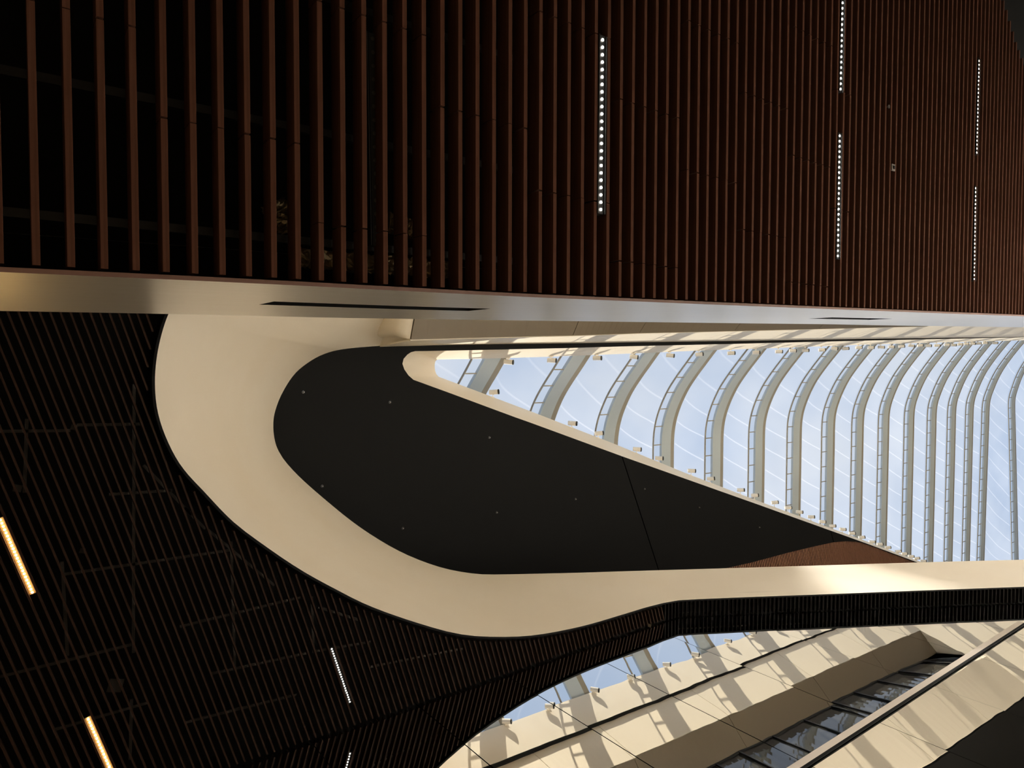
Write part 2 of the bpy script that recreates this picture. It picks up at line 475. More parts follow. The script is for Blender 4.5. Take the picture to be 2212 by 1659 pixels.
def linear_light(p0, p1, m, r, label, group, n=24, w=0.07, lift=0.0, name='linear_light', shield=True, lz=-0.012, hang=False):
    p0, p1 = Vector(p0), Vector(p1)
    c = (p0 + p1) / 2; d = (p1 - p0); L = d.length; d.normalize()
    side = d.cross(Vector((0, 0, 1))).normalized()
    root = empty(name, c); tag(root, label, 'light', group)
    b = MB(); hl = L / 2 + 0.03
    up = Vector((0, 0, 1))
    b.box(up * 0.045, d * hl, side * (w / 2), up * 0.012)
    if shield: b.box(up * (0.02 + lz * 0.5), d * hl, side * (w / 2 - 0.012), up * (0.016 - lz * 0.5))
    if shield:
        b.box(side * (w / 2) + up * 0.02, d * hl, side * 0.003, up * 0.037)
        b.box(side * (-w / 2) + up * 0.02, d * hl, side * 0.003, up * 0.037)
    hs_ = b.build('housing', M['housing'] if shield else M['tray'], root)
    if hang:
        for sgn_ in (-0.8, 0.8):  # rods for the added fill lamps only
            bh_ = MB(); bh_.tube([d * (hl * sgn_) + up * 0.05, d * (hl * sgn_) + up * 0.66], 0.006, 6); bh_.build('hanger_rod', M['housing'], root)
    key = (m.name, r)
    if key not in lens_cache: lens_cache[key] = lens_mesh(r, m) if shield else ball_mesh(r, m)
    for i in range(n):
        o = new_obj('diode_lens', lens_cache[key], None, hs_)
        o.location = d * (-L / 2 + L * i / (n - 1)) + up * (lz + 0.001)
    return root
GA = 'diode lamps in the low slatted ceiling'
LA = HA + 0.012
linear_light(at_h(1300, 87, LA), at_h(1296, 453, LA), M['led'], 0.009, 'bright diode strip alone in its row, nearest the steel band slot', GA)
linear_light(at_h(1820, -75, LA), at_h(1814, 193, LA), M['led'], 0.009, 'diode strip further along its row from the steel band, in line with another', GA)
linear_light(at_h(1812, 294, LA), at_h(1808, 553, LA), M['led'], 0.009, 'diode strip with two brighter diodes at its outer end', GA)
linear_light(at_h(2113, 132, LA), at_h(2108, 330, LA), M['led_far'], 0.0095, 'dim diode strip in the farthest row, away from the steel band', GA)
linear_light(at_h(2105.5, 407, LA), at_h(2102.5, 603, LA), M['led_far'], 0.0095, 'dim diode strip in the farthest row, close to the steel band', GA)
GX = 'diode lamps of the low slatted ceiling beyond the frame'
for X0, Y0 in ((0.9, -3.0), (3.4, -3.0), (4.6, 0.1), (3.6, 3.39), (6.0, 3.39), (5.2, 6.6), (7.6, 6.6), (6.4, 9.95)):  # added lamps out of view, to brighten the floor and slats
    linear_light((X0, Y0, Z(LA)), (X0 + 1.2, Y0, Z(LA)), M['led'], 0.009, 'diode strip of the low slatted ceiling out of view of the steel band', GX)
GO = 'unlit diode lamps in the low slatted ceiling'
LO = HA + 0.1
linear_light(at_h(803, 85, LO), at_h(812, 520, LO), M['led_off'], 0.012, 'unlit black lamp tray between slats above the longer slot of the steel band', GO, n=16)
linear_light(at_h(1402, 255, LO), at_h(1397, 600, LO), M['led_off'], 0.012, 'unlit black lamp tray next to the bright diode strip', GO, n=16)

# small ceiling devices
p = at_h(1929, 362, HA)
root = empty('ceiling_sensor', p); tag(root, 'small pale square sensor plate between the dark ceiling slats', 'sensor')
b = MB(); b.box((0, 0, 0.0), (0.035, 0, 0), (0, 0.035, 0), (0, 0, 0.006)); b.build('plate', M['plate'], root)
b = MB(); b.tube([(0, 0, 0), (0, 0, -0.018)], 0.018, 10); b.build('eye', M['housing'], root)
p = at_h(1917, 231, HA)
root = empty('sprinkler_head', p); tag(root, 'tiny metal sprinkler head poking below the dark slats', 'sprinkler')
b = MB(); b.tube([(0, 0, 0.03), (0, 0, -0.012)], 0.008, 8); b.build('stem', M['steel'], root)
b = MB(); b.tube([(0, 0, -0.012), (0, 0, -0.018)], 0.02, 10); b.build('deflector', M['steel'], root)

# crumpled foil-wrapped duct above the slats
def foil_duct(P, r, label):
    rn = random.Random(9)
    bb = MB(); P = resample([Vector(p) for p in P], 60)
    bb.tube(P, [r * rn.uniform(0.82, 1.08) for _ in P], 22, True)
    bb.V = [v + Vector((rn.uniform(-1, 1), rn.uniform(-1, 1), rn.uniform(-1, 1))) * 0.012 for v in bb.V]
    return tag(bb.build('foil_duct', M['foil'], None), label, 'duct')
foil_duct([at_h(640, 556, HA + 0.42), at_h(980, 585, HA + 0.42)], 0.055, 'crumpled silver gold foil duct glimpsed above the slats along the steel band')
foil_duct([at_h(590, 440, HA + 0.45), at_h(622, 500, HA + 0.45)], 0.07, 'short crumpled foil duct end showing in a single gap between slats')
foil_duct([at_h(838, 480, HA + 0.45), at_h(910, 505, HA + 0.45)], 0.06, 'crumpled foil duct piece beside the unlit lamp tray')

# ------------------------------------------------------------------ curved cream fascia of the upper landing
OUTPX = [(364.5, 677), (349.5, 720.5), (339.5, 767), (335, 814), (336.5, 861), (343.5, 901), (357, 941), (378, 985), (402, 1020), (440, 1061), (505, 1128), (578.7, 1183.5), (651, 1231.8), (723, 1271.6), (800, 1309.5), (900, 1345), (989, 1369), (1066, 1375.6), (1155, 1372), (1256, 1353), (1345, 1327.5), (1404, 1309.7)]
XC = -6.74
OUT = [Vector((6.6, 9.6, Z(HB))), Vector((4.4, 5.4, Z(HB))), Vector((1.9, 3.02, Z(HB))), Vector((1.42, 2.62, Z(HB))), Vector((1.06, 2.38, Z(HB)))] + [at_h(x, y, HB) for x, y in OUTPX]
n_flat = len(OUT)
OUT += [at_x(x, y, XC) for x, y in [(1463.5, 1297), (1530, 1293.5), (1611.7, 1290), (1800, 1283), (2000, 1275.2), (2212, 1267.5), (2330, 1263)]]
INPX = [((862, 745), 20.2), ((800, 748.5), 20.2), ((740, 754.5), 20.2), ((702, 764), 20.2), ((669, 781), 20.2), ((635.5, 809), 20.2), ((608.7, 851), 20.15), ((593.6, 891), 20.1), ((590.3, 921), 20.0),
        ((593.6, 951), 19.9), ((602, 974.7), 19.8), ((618.7, 999.8), 19.7), ((652, 1035), 19.5), ((702, 1079), 19.2), ((756, 1123), 18.9), ((800, 1154), 18.6), ((850, 1184), 18.3), ((900, 1207.5), 17.9), ((959, 1227.5), 17.4), ((1018.6, 1238.5), 16.9), ((1066, 1241), 16.5), ((1160, 1239.3), 15.9), ((1256, 1237), 15.3), ((1350, 1234), 14.7)]
INN = [at_h(x, y, h) for (x, y), h in INPX] + [at_x(x, y, XC) for x, y in [(1552, 1228), (1670, 1224.5), (1790, 1220.8), (2000, 1214.5), (2212, 1209), (2330, 1206)]]
LO_ = catmull(OUT, 10)
LI_ = catmull(INN, 10)
# pair points by hand-placed anchors so that the rulings follow the bend
def pair(c, anchors, total):
    out = []
    for (a0, a1), n in zip(zip(anchors[:-1], anchors[1:]), total):
        seg = resample(c[a0:a1 + 1], n + 1)
        out += seg[:-1]
    out.append(c[anchors[-1]]); return out
ao = [0, 50, 90, 150, 200, 240, 260, (len(OUT) - 1) * 10]
ai = [0, 20, 60, 100, 150, 200, 230, (len(INN) - 1) * 10]
cnt = [10, 16, 20, 16, 12, 8, 24]
PO = pair(LO_, ao, cnt); PI = pair(LI_, ai, cnt)
land = empty('trim_2', (-3, 6, Z(HB)))
tag(land, 'broad cream curved fascia sweeping round the upper landing and down the escalator', 'fascia', kind='structure')
rowsC = []
for j in range(9):
    t = j / 8
    rowsC.append([])
    for i, (a, c) in enumerate(zip(PO, PI)):
        p = a.lerp(c, t)
        bulge = math.sin(math.pi * t) * 0.22
        p.z += bulge * (1 if i < 60 else max(0.0, 1 - (i - 60) / 20))
        rowsC[-1].append(p)
b = MB(); b.loft(rowsC)
o = fix(b.build('fascia_face', M['cream'], land, True))
# thin dark rim along the lower edge
b = MB()
A = [p + Vector((0, 0, 0.0)) for p in PO]
def normals2(P):
    out = []
    for i in range(len(P)):
        d = P[min(i + 1, len(P) - 1)] - P[max(i - 1, 0)]
        n = Vector((-d.y, d.x, 0)); n.normalize(); out.append(n)
    return out
NO = normals2(PO)
sgn = 1 if (PO[60] + NO[60] - Vector((0, 12, PO[60].z))).length > (PO[60] - Vector((0, 12, PO[60].z))).length else -1
NO = [n * sgn for n in NO]
R1 = [p + n * 0.045 for p, n in zip(PO, NO)]
R2 = [p + n * 0.045 + Vector((0, 0, 0.35)) for p, n in zip(PO, NO)]
b.loft([PO, R1, R2])
o = fix(b.build('lower_rim', M['soffit'], land)); o['label'] = 'thin dark rim'
# body behind the fascia (keeps daylight out of the ceiling void)
b = MB()
back = [p + n * 0.3 + Vector((0, 0, 0.05)) for p, n in zip(PI, NO)]
b.loft([PI, back, R2]); fix(b.build('fascia_back', M['wall'], land))

# ------------------------------------------------------------------ high slatted ceiling
ceil_high = empty('ceiling', (-3.5, 3, Z(HB)))
tag(ceil_high, 'high dark slatted ceiling beside the cream landing fascia and mirror wall', 'ceiling', kind='structure')
hole = [(p.x, p.y) for p in PO[:82]]
flatO = [p for p in PO if p.z > Z(HB) - 0.02]
hole = [(p.x + 0.0, p.y) for p in flatO]
Ye = hole[-1][1]
outerB = [(13.9, Y_FAR), (13.9, -11.9), (XM, -11.9), (XM, Ye + 0.05), (hole[-1][0], Ye + 0.05)] + hole[::-1] + [(interp(y, E7), y) for y in (10.5, 13, 18, 24, 31, 38, 44, 52, 60, 75, Y_FAR)]
VV, FF = area_mesh([(outerB, True)], lambda x, y: in_poly(x, y, outerB), Z(HB) + 0.62, Z(HB) + 1.0)
fix(new_obj('lining', mesh('lining', VV, FF), M['black'], ceil_high))
# slats run at 162.5 degrees; clip each one to the clear area left of the fascia rim
AB = math.radians(162.5)
dB = Vector((math.cos(AB), math.sin(AB), 0)); nB = Vector((-dB.y, dB.x, 0))
if nB.y < 0: nB = -nB
pB = 0.0100 * HB
holeoff = [(p.x + n.x * 0.11, p.y + n.y * 0.11) for p, n in zip(PO, NO)]
holeoff = holeoff[:len(flatO)]
clipB = [(4.0, -3.0), (XM + 0.05, -3.0), (XM + 0.05, Ye + 0.04), (holeoff[-1][0], Ye + 0.04)] + holeoff[:14:-1] + [(4.0, holeoff[15][1])]
ref = at_h(316.4, 678.3, HB); v0 = ref.dot(nB)
def clip_line(v, poly):
    base = nB * v; ts = []
    for i in range(len(poly)):
        a = Vector((*poly[i], 0)); c = Vector((*poly[(i + 1) % len(poly)], 0))
        da, dc = a.dot(nB) - v, c.dot(nB) - v
        if (da > 0) != (dc > 0):
            q = a.lerp(c, da / (da - dc)); ts.append((q - base).dot(dB))
    ts.sort(); return list(zip(ts[::2], ts[1::2]))
nb = 0
slatBw, slatBh = SW, SH * 0.92
for k in range(-42, 110):
    v = v0 + k * pB
    for t0, t1 in clip_line(v, clipB):
        if t1 - t0 < 0.25: continue
        a = nB * v + dB * t0; c = nB * v + dB * t1
        # leave out what lies wholly beyond the frame
        if max(a.y, c.y) < -2.6: continue
        bb = MB(); z = Z(HB)
        bb.bar(Vector((a.x, a.y, z + slatBh / 2)), Vector((c.x, c.y, z + slatBh / 2)), slatBw, slatBh)
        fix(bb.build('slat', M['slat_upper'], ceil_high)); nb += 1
print('slats', nseg, nb)
# galvanised channels seen in the gaps
CH = [((0, 932), (152, 930)), ((166, 918), (308, 916)), ((289.5, 830), (288, 1410)), ((58, 905), (53, 1064)), ((235, 1068), (372, 1059)), ((132, 1241), (505, 1187)),
      ((0, 1461), (284, 1392)), ((388, 1353), (648, 1290)), ((120, 1575), (320, 1517)), ((455, 1455), (664, 1410)), ((676, 1407), (800, 1386)), ((134, 1213), (146, 1416)), ((499, 1170), (507, 1445)),
      ((673, 1288), (677, 1410)), ((310, 1005), (414, 1112)), ((398, 1096), (443, 1142)), ((450, 1145), (592, 1264)), ((687, 1311), (778, 1340)), ((284, 1510), (281, 1640)), ((400, 1560), (640, 1500)), ((800, 1440), (1000, 1400))]
for a, c in CH:
    b = MB(); b.bar(at_h(*a, HB + 0.2), at_h(*c, HB + 0.2), 0.045, 0.03)
    fix(b.build('support_channel', M['channel'], ceil_high))
for q, s in (((160, 923), 0.04), ((249.5, 1481), 0.1), ((38, 1055), 0.05), ((178, 1190), 0.035)):
    p = at_h(*q, HB + 0.16)
    b = MB(); b.box(p, (s, s * 0.3, 0), (-s * 0.3, s, 0), (0, 0, 0.004)); fix(b.build('fixing_plate', M['channel'], ceil_high))

GB = 'diode lamps in the high slatted ceiling'
LB = HB + 0.05
def gap_pair(a, c):                 # both ends moved to the middle of the nearest gap between slats
    m_ = (a + c) / 2; v = m_.dot(nB); k = math.floor((v - v0) / pB); dv = v0 + (k + 0.5) * pB - v
    t = (c - a).dot(dB) / 2
    m_ = m_ + nB * dv
    return m_ - dB * t, m_ + dB * t
linear_light(*gap_pair(at_h(9.1, 1121, LB), at_h(77.7, 1277, LB)), M['led_warm'], 0.014, 'glowing golden diode strip whole in view between the high slats', GB, shield=False, lz=0.012, w=0.084)
linear_light(*gap_pair(at_h(194, 1553, LB), at_h(262.6, 1709, LB)), M['led_warm'], 0.014, 'glowing golden diode strip farther from the landing fascia, partly cut off', GB, shield=False, lz=0.012, w=0.084)
linear_light(*gap_pair(at_h(717, 1401, LB), at_h(756, 1515, LB)), M['led_far'], 0.0115, 'line of small white diode dots near the mirror wall', GB)

GY = 'diode lamps of the high slatted ceiling beyond the frame'
for X0, Y0 in ((-6.2, -3.2), (-4.4, -3.8), (-2.6, -4.4), (-5.6, -6.2), (-3.8, -6.8), (-2.0, -7.4), (-6.4, -8.6), (-4.6, -9.2), (-2.8, -9.8), (-0.6, -5.2)):  # added lamps behind the camera that lift the light on the near floor
    p0 = Vector((X0, Y0, Z(HB) - 0.02)); 
    linear_light(p0, p0 + dB * 1.2, M['led_hall'], 0.0115, 'diode strip of the high slatted ceiling behind the viewer', GY, hang=True)

for X0 in (6.5, 10.5):  # added unseen lamps whose light brightens the cream landing fascia
    for Y0 in (12, 16, 20, 24, 28, 32):
        p0 = Vector((X0, Y0, Z(HB) - 0.02))
        linear_light(p0, p0 + dB * 1.2, M['led_gallery'], 0.0115, 'diode strip over the gallery behind the steel band', 'diode lamps over the gallery behind the steel band', hang=True)

# ------------------------------------------------------------------ escalator underside beside the mirror wall
esc = empty('escalator', (XC - 0.25, 20, 0))
tag(esc, 'dark slatted escalator underside sloping down between cream fascia and mirror wall', 'escalator')
inc = [p for p in PO if p.z <= Z(HB) - 0.02]
EP = [PO[len(flatO) - 1]] + inc
d_ = [0.0]
for a, c in zip(EP[:-1], EP[1:]): d_.append(d_[-1] + (c - a).length)
def on_inc(s):
    for i in range(len(d_) - 1):
        if s <= d_[i + 1]: return EP[i].lerp(EP[i + 1], (s - d_[i]) / (d_[i + 1] - d_[i])), (EP[i + 1] - EP[i]).normalized()
    return EP[-1], (EP[-1] - EP[-2]).normalized()
s = 0.06; ne = 0
while s < d_[-1]:
    p, t = on_inc(s)
    up = Vector((1, 0, 0)).cross(t).normalized()
    if up.z < 0: up = -up
    b = MB()
    x0, x1 = p.x - 0.06, XM + 0.03
    c = Vector(((x0 + x1) / 2, p.y, p.z)) + up * (SH / 2)
    b.box(c, ((x1 - x0) / 2, 0, 0), t * (SW / 2), up * (SH / 2))
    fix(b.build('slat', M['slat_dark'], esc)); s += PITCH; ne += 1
b = MB()
A = [Vector((p.x, p.y, p.z + 0.45)) for p in EP]; C_ = [Vector((XM, p.y, p.z + 0.45)) for p in EP]
b.loft([A, C_]); fix(b.build('underside_lining', M['black'], esc))
print('escalator slats', ne)

# ------------------------------------------------------------------ mirror wall
mw = empty('wall_left', (XM, 14, 0))
tag(mw, 'mirror polished steel wall of tall panels reflecting the atrium', 'mirror wall', kind='structure')
def inc_h(y):
    if y <= EP[0].y: return Z(HB) + 0.6
    for a, c in zip(EP[:-1], EP[1:]):
        if y <= c.y: return a.z + (c.z - a.z) * (y - a.y) / (c.y - a.y) + 0.4
    a, c = EP[-2], EP[-1]
    return max(0.4, a.z + (c.z - a.z) * (y - a.y) / (c.y - a.y) + 0.4)
JY = [-2.4, -0.1, 2.2, 4.55, 6.85, 9.15, 11.45, 13.95, 16.5, 19.0, 21.5, 24.0, 26.5, 29.0]
rn = random.Random(12)
for y0, y1 in zip(JY[:-1], JY[1:]):
    g = 0.008
    ya, yb = y0 + g, y1 - g
    ang = math.radians(rn.uniform(-0.22, 0.22))
    ys = [ya + (yb - ya) * k / 6 for k in range(7)]
    b = MB()
    lo = [Vector((XM + math.sin(ang) * (y - (ya + yb) / 2), y, 0.0)) for y in ys]
    hi = [Vector((p.x, p.y, min(Z(HB) + 0.6, inc_h(p.y)))) for p in lo]
    b.loft([lo, hi])
    bl = [p + Vector((-0.02, 0, 0)) for p in lo]; bh = [p + Vector((-0.02, 0, 0)) for p in hi]
    b.strip(bh, bl)
    b.quad(lo[0], hi[0], bh[0], bl[0]); b.quad(lo[-1], bl[-1], bh[-1], hi[-1]); b.strip(hi, bh)
    fix(b.build('mirror_panel', M['mirror'], mw))
b = MB()
ys = [-12, 5, EP[0].y] + [EP[0].y + k for k in range(1, 16)]
b.loft([[Vector((XM - 0.06, y, 0)) for y in ys], [Vector((XM - 0.06, y, min(Z(HB) + 0.6, inc_h(y)) - 0.02)) for y in ys]])
fix(b.build('panel_backing', M['black'], mw))
rail = empty('wall_rail', (XM + 0.08, 14, Z(6.5)))
tag(rail, 'long straight satin steel rail fixed across the mirror wall', 'rail')
b = MB(); b.bar((XM + 0.03, 3, Z(6.5)), (XM + 0.03, 22.4, Z(6.5)), 0.03, 0.14); o = fix(b.build('rail_bar', M['railpaint'], rail))
b = MB(); b.bar((XM + 0.03, 3, Z(6.405)), (XM + 0.03, 22.4, Z(6.405)), 0.03, 0.05); o = fix(b.build('rail_shadow_channel', M['black'], rail))  # black strip along the rail's lower edge

# ------------------------------------------------------------------ facade on the far side of the void
fac = empty('wall_right', (1.5, 20, Z(HB)))
tag(fac, 'stepped cream panel facade rising beside the void to the charcoal soffit', 'facade', kind='structure')
YEND = 44.8
cuts = [9.75, 16.2, 19.6, 25.6, 32.5, 38.6, YEND, 52, 60, 68, 78, Y_FAR]
def edge(E, h, y0, y1, n=12, dx=0):
    return [Vector((interp(y0 + (y1 - y0) * k / n, E) + dx, y0 + (y1 - y0) * k / n, Z(h))) for k in range(n + 1)]
G = 0.012
for y0, y1 in zip(cuts[:-1], cuts[1:]):
    a, c = y0 + G, y1 - G
    b = MB(); b.loft([edge(E4, HF, a, c), edge(E3, HD, a, c)]); o = fix(b.build('upper_panel', M['facade'], fac)); solidify(o, 0.05, -1)
    if y1 <= YEND + 0.01:
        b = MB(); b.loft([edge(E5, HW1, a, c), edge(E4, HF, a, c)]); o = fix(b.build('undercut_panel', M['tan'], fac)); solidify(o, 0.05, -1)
        b = MB(); b.loft([edge(E7, HB, a, c), edge(E6, HW0 - 0.25, a, c), edge(E6, HW0, a, c, dx=0.05), ]); o = fix(b.build('lower_panel', M['facade'], fac)); solidify(o, 0.05, -1)
    else:
        b = MB(); b.loft([edge(E7, HB, a, c), edge(E4, HF, a, c)]); o = fix(b.build('lower_panel', M['facade'], fac)); solidify(o, 0.05, -1)
# return face that closes the undercut
b = MB()
p4 = Vector((interp(YEND, E4), YEND, Z(HF))); p5 = Vector((interp(YEND, E5), YEND, Z(HW1))); p6 = Vector((interp(YEND, E6) + .05, YEND, Z(HW0))); p7 = Vector((interp(YEND, E7), YEND, Z(HB)))
b.quad(p4, p5, p6, p7)
fix(b.build('end_return', M['facade'], fac))
# near end of the undercut block: rounded nose facing the viewer
b = MB()
q4 = Vector((interp(9.75, E4), 9.75, Z(HF))); q5 = Vector((interp(9.75, E5), 9.75, Z(HW1)))
nose = []
for k in range(9):
    a = math.pi / 2 * k / 8
    dy_, dz_ = -0.42 * math.sin(a), 0.42 * (1 - math.cos(a))
    row = []
    for t in (0.0, 0.02, 0.06, 0.12, 0.3, 0.6, 1.0):
        p = q4.lerp(q5, t)
        rnd_ = 1 - math.sqrt(max(0.0, 1 - (1 - min(t / 0.12, 1)) ** 2))      # rounds the outer corner
        row.append(p + Vector((0.10 * (1 - math.cos(a)), dy_ * (1 - 0.55 * rnd_), dz_ + 0.1 * rnd_ * math.sin(a))))
    nose.append(row)
nose.append([v + Vector((0, 0, 1.75)) for v in nose[-1]])
b.loft(nose)
n0_ = len(b.V); cheek = [row[0] for row in nose] + [Vector((interp(9.75, E3), 9.75, Z(HD)))]
b.V += [q4 + Vector((0, 0.3, 0.3))] + cheek + [q4 + Vector((0, 0.05, 0))]
b.F += [(n0_, n0_ + k + 1, n0_ + k + 2) for k in range(len(cheek))]
fix(b.build('rounded_end', M['facade'], fac, True))
# wall between the curved landing fascia and the near end of the facade
b = MB()
fe = [Vector((interp(9.75, E7), 9.75, Z(HB))), Vector((interp(9.75, E6), 9.75, Z(HW0))), Vector((interp(9.75, E5), 9.75, Z(HW1))), Vector((interp(9.75, E5), 9.75, Z(HF + 1)))]
ce = []
for p in fe:
    t = (p.z - PO[0].z) / (PI[0].z - PO[0].z); ce.append(PO[0].lerp(PI[0], t) + Vector((0, 0.0, 0)))
b.loft([fe, ce]); fix(b.build('near_return', M['facade'], fac))
# joint backing and darkness behind the facade
b = MB()
yy0, yy1 = 9.9, Y_FAR
b.loft([edge(E7, HB, yy0, yy1, 40, 0.12), edge(E6, HW0, yy0, yy1, 40, 0.75), edge(E5, HW1, yy0, yy1, 40, 0.75), edge(E4, HF, yy0, yy1, 40, 0.3), edge(E3, HD + 0.1, yy0, yy1, 40, 0.12)])
fix(b.build('joint_backing', M['black'], fac))

# window ribbon in the undercut
win = empty('window_1', (2.2, 28, Z(HW0)))
tag(win, 'long black framed window ribbon set in the undercut of the cream facade', 'window', kind='structure')
WY0, WY1 = 10.5, 43.6
def wp(y, t, dx=0.0):        # point on the window plane, t=0 sill, t=1 head
    return Vector((interp(y, E6) + 0.12 + (interp(y, E5) + 0.06 - interp(y, E6) - 0.12) * t + dx, y, Z(HW0 + (HW1 - HW0) * t)))
top = [wp(WY0 + (WY1 - 1.6 - WY0) * k / 30, 1.0) for k in range(31)]
bot = [wp(WY0 + (WY1 - WY0) * k / 30, 0.0) for k in range(31)]
head = [p for p in top]
curve_end = [wp(WY1 - 1.6 + 1.6 * math.sin(a), 1 - 0.45 * (1 - math.cos(a))) for a in (math.radians(q) for q in (15, 30, 45, 60, 75, 90))]
curve_end.append(wp(WY1, 0.0))
b = MB(); b.tube(top + curve_end, 0.10, 6); fix(b.build('head_frame', M['frame'], win))
b = MB(); b.tube(bot, 0.06, 6); fix(b.build('sill_frame', M['frame'], win))
MY = []
for q in ((1594.7, 1632.6), (1667.6, 1596), (1734, 1558), (1795, 1528), (1841, 1508), (1892, 1484), (1938, 1461), (1988, 1437)):
    MY.append(at_h(*q, HW1).y)
MY = [MY[0] - 3.2, MY[0] - 1.6] + MY
MY = [y for y in MY if WY0 < y < WY1 - 0.5]
for y in MY:
    b = MB(); b.bar(wp(y, 0, -0.03), wp(y, 1, -0.03), 0.07, 0.10, (1, 0, 0)); fix(b.build('mullion', M['frame'], win))
ed = [WY0] + MY + [WY1]
for y0, y1 in zip(ed[:-1], ed[1:]):
    b = MB()
    n = 4
    b.loft([[wp(y0 + (y1 - y0) * k / n, 0) for k in range(n + 1)], [wp(min(y0 + (y1 - y0) * k / n, WY1), 1 if y0 + (y1 - y0) * k / n < WY1 - 1.2 else 0.72) for k in range(n + 1)]])
    fix(b.build('pane', M['glass'], win))
print('mullions', [round(y, 1) for y in MY])

# ------------------------------------------------------------------ charcoal soffit with the long roof opening
TIP = [(897, 758.6), (888, 760.8), (880, 766), (872, 775), (869.3, 785.7), (873.5, 798), (882.5, 811), (893.4, 820.5)]
LEFTPX = [(976.6, 850.8), (1112, 901), (1144, 912.3), (1343.5, 985.5), (1480, 1034), (1629.5, 1087), (1794, 1146), (1868.6, 1172.8), (1977, 1213)]
tipW = [at_h(x, y, HD) for x, y in TIP]
leftW = [at_h(x, y, HD) for x, y in LEFTPX]
dl = (leftW[-1] - leftW[-3]); leftW.append(leftW[-1] + dl * ((Y_FAR - 1 - leftW[-1].y) / dl.y) * 0.55); leftW.append(leftW[-1] + Vector((-1.5, Y_FAR - 1 - leftW[-1].y, 0)))
rightW = [Vector((interp(y, E2), y, Z(HD))) for y in [tipW[0].y + 0.3 + (Y_FAR - 1 - tipW[0].y - 0.3) * k / 24 for k in range(25)]]
holeD = [(p.x, p.y) for p in tipW] + [(p.x, p.y) for p in leftW] + [(p.x, p.y) for p in rightW[::-1]]
WOOD = [(1480, 1246), (1560, 1229), (1620, 1216), (1700, 1194.5), (1760, 1180), (1800, 1171.5), (1825, 1169.2), (1850, 1170), (1866, 1173.5)]
woodW = [at_h(x, y, HD) for x, y in WOOD] + [at_h(1977, 1214.5, HD), at_h(2015, 1229.5, HD), at_h(2010, 1262, HD), at_h(1480, 1262, HD)]
woodP = [(p.x, p.y) for p in woodW]
outD = [(-25.9, -11.9), (13.9, -11.9), (13.9, Y_FAR - 0.05), (-25.9, Y_FAR - 0.05)]
def jl(a, c):
    A_, C_ = at_h(*a, HD), at_h(*c, HD); d = (C_ - A_); d.normalize(); n = Vector((-d.y, d.x, 0)); return A_, d, n
J1 = jl((1343.5, 985.5), (1423, 1232)); J2 = jl((1794, 1146), (1801, 1171))
def jd(j, x, y): return (Vector((x, y, j[0].z)) - j[0]).dot(j[2])
def jal(j, x, y): return (Vector((x, y, j[0].z)) - j[0]).dot(j[1])
gw = 0.025
lines = []
for j in (J1, J2):
    for s_ in (-gw, gw):
        lines.append(([(j[0] - j[1] * 0.5 + j[2] * s_)[:2], (j[0] + j[1] * 30 + j[2] * s_)[:2]], False))
def side(x, y):
    if y < 9 or x > -0.2: return 0
    a = jd(J1, x, y); c = jd(J2, x, y)
    s1 = 1 if jd(J1, -6, 40) > 0 else -1
    if abs(a) < gw and jal(J1, x, y) > -0.4: return -1
    if abs(c) < gw and jal(J2, x, y) > -0.4: return -1
    if a * s1 < 0: return 0
    s2 = 1 if jd(J2, -10, 60) > 0 else -1
    return 2 if c * s2 > 0 else 1
soff = empty('ceiling', (-3, 15, Z(HD)))
tag(soff, 'smooth charcoal soffit pierced by the pointed roof opening', 'ceiling', kind='structure')
loopsD = [(outD, True), (holeD, True), (woodP, True)] + lines
for k in (0, 1, 2):
    VV, FF = area_mesh(loopsD, lambda x, y, k=k: in_poly(x, y, outD) and not in_poly(x, y, holeD) and not in_poly(x, y, woodP) and side(x, y) == k, Z(HD), Z(HD) + 0.06)
    fix(new_obj('soffit_panel', mesh('soffit_panel', VV, FF), M['soffit'], soff))
VV, FF = area_mesh([(outD, True), (holeD, True)], lambda x, y: in_poly(x, y, outD) and not in_poly(x, y, holeD), Z(HD) + 0.35, Z(HD) + 0.8)
fix(new_obj('soffit_backing', mesh('soffit_backing', VV, FF), M['black'], soff))
# timber slats in the corner recess of the soffit
sa, sb_ = at_h(1733.5, 1191.7, HD + .08), at_h(1739.5, 1224.6, HD + .08)
dW = (sb_ - sa).normalized(); nW = Vector((-dW.y, dW.x, 0))
if nW.y < 0: nW = -nW
pw = abs((at_h(1700 + 3.42, 1210, HD + .08) - at_h(1700, 1210, HD + .08)).dot(nW))
timber = empty('timber_ceiling', tuple(woodW[4]))
tag(timber, 'small curved patch of warm timber slat ceiling in the corner of the charcoal soffit', 'ceiling', kind='structure')
vmin = min(p.dot(nW) for p in woodW); vmax = max(p.dot(nW) for p in woodW)
v = vmin + pw; nwd = 0
_dB, _nB = dB, nB
while v < vmax:
    dB, nB = dW, nW
    for t0, t1 in clip_line(v, woodP):
        if t1 - t0 < 0.1: continue
        a = nW * v + dW * t0; c = nW * v + dW * t1
        if a.y > 50 and nwd > 280: continue
        b = MB(); b.bar((a.x, a.y, Z(HD) + 0.09), (c.x, c.y, Z(HD) + 0.09), pw * 0.55, 0.06)
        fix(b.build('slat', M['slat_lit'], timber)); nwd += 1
    v += pw
dB, nB = _dB, _nB
print('timber slats', nwd, pw)
b = MB(); W3 = [p for p in woodW[:9]]
b.loft([[p + Vector((0, 0, 0.0)) for p in W3], [p + Vector((0, 0, 0.3)) for p in W3]]); fix(b.build('recess_edge', M['soffit'], timber))
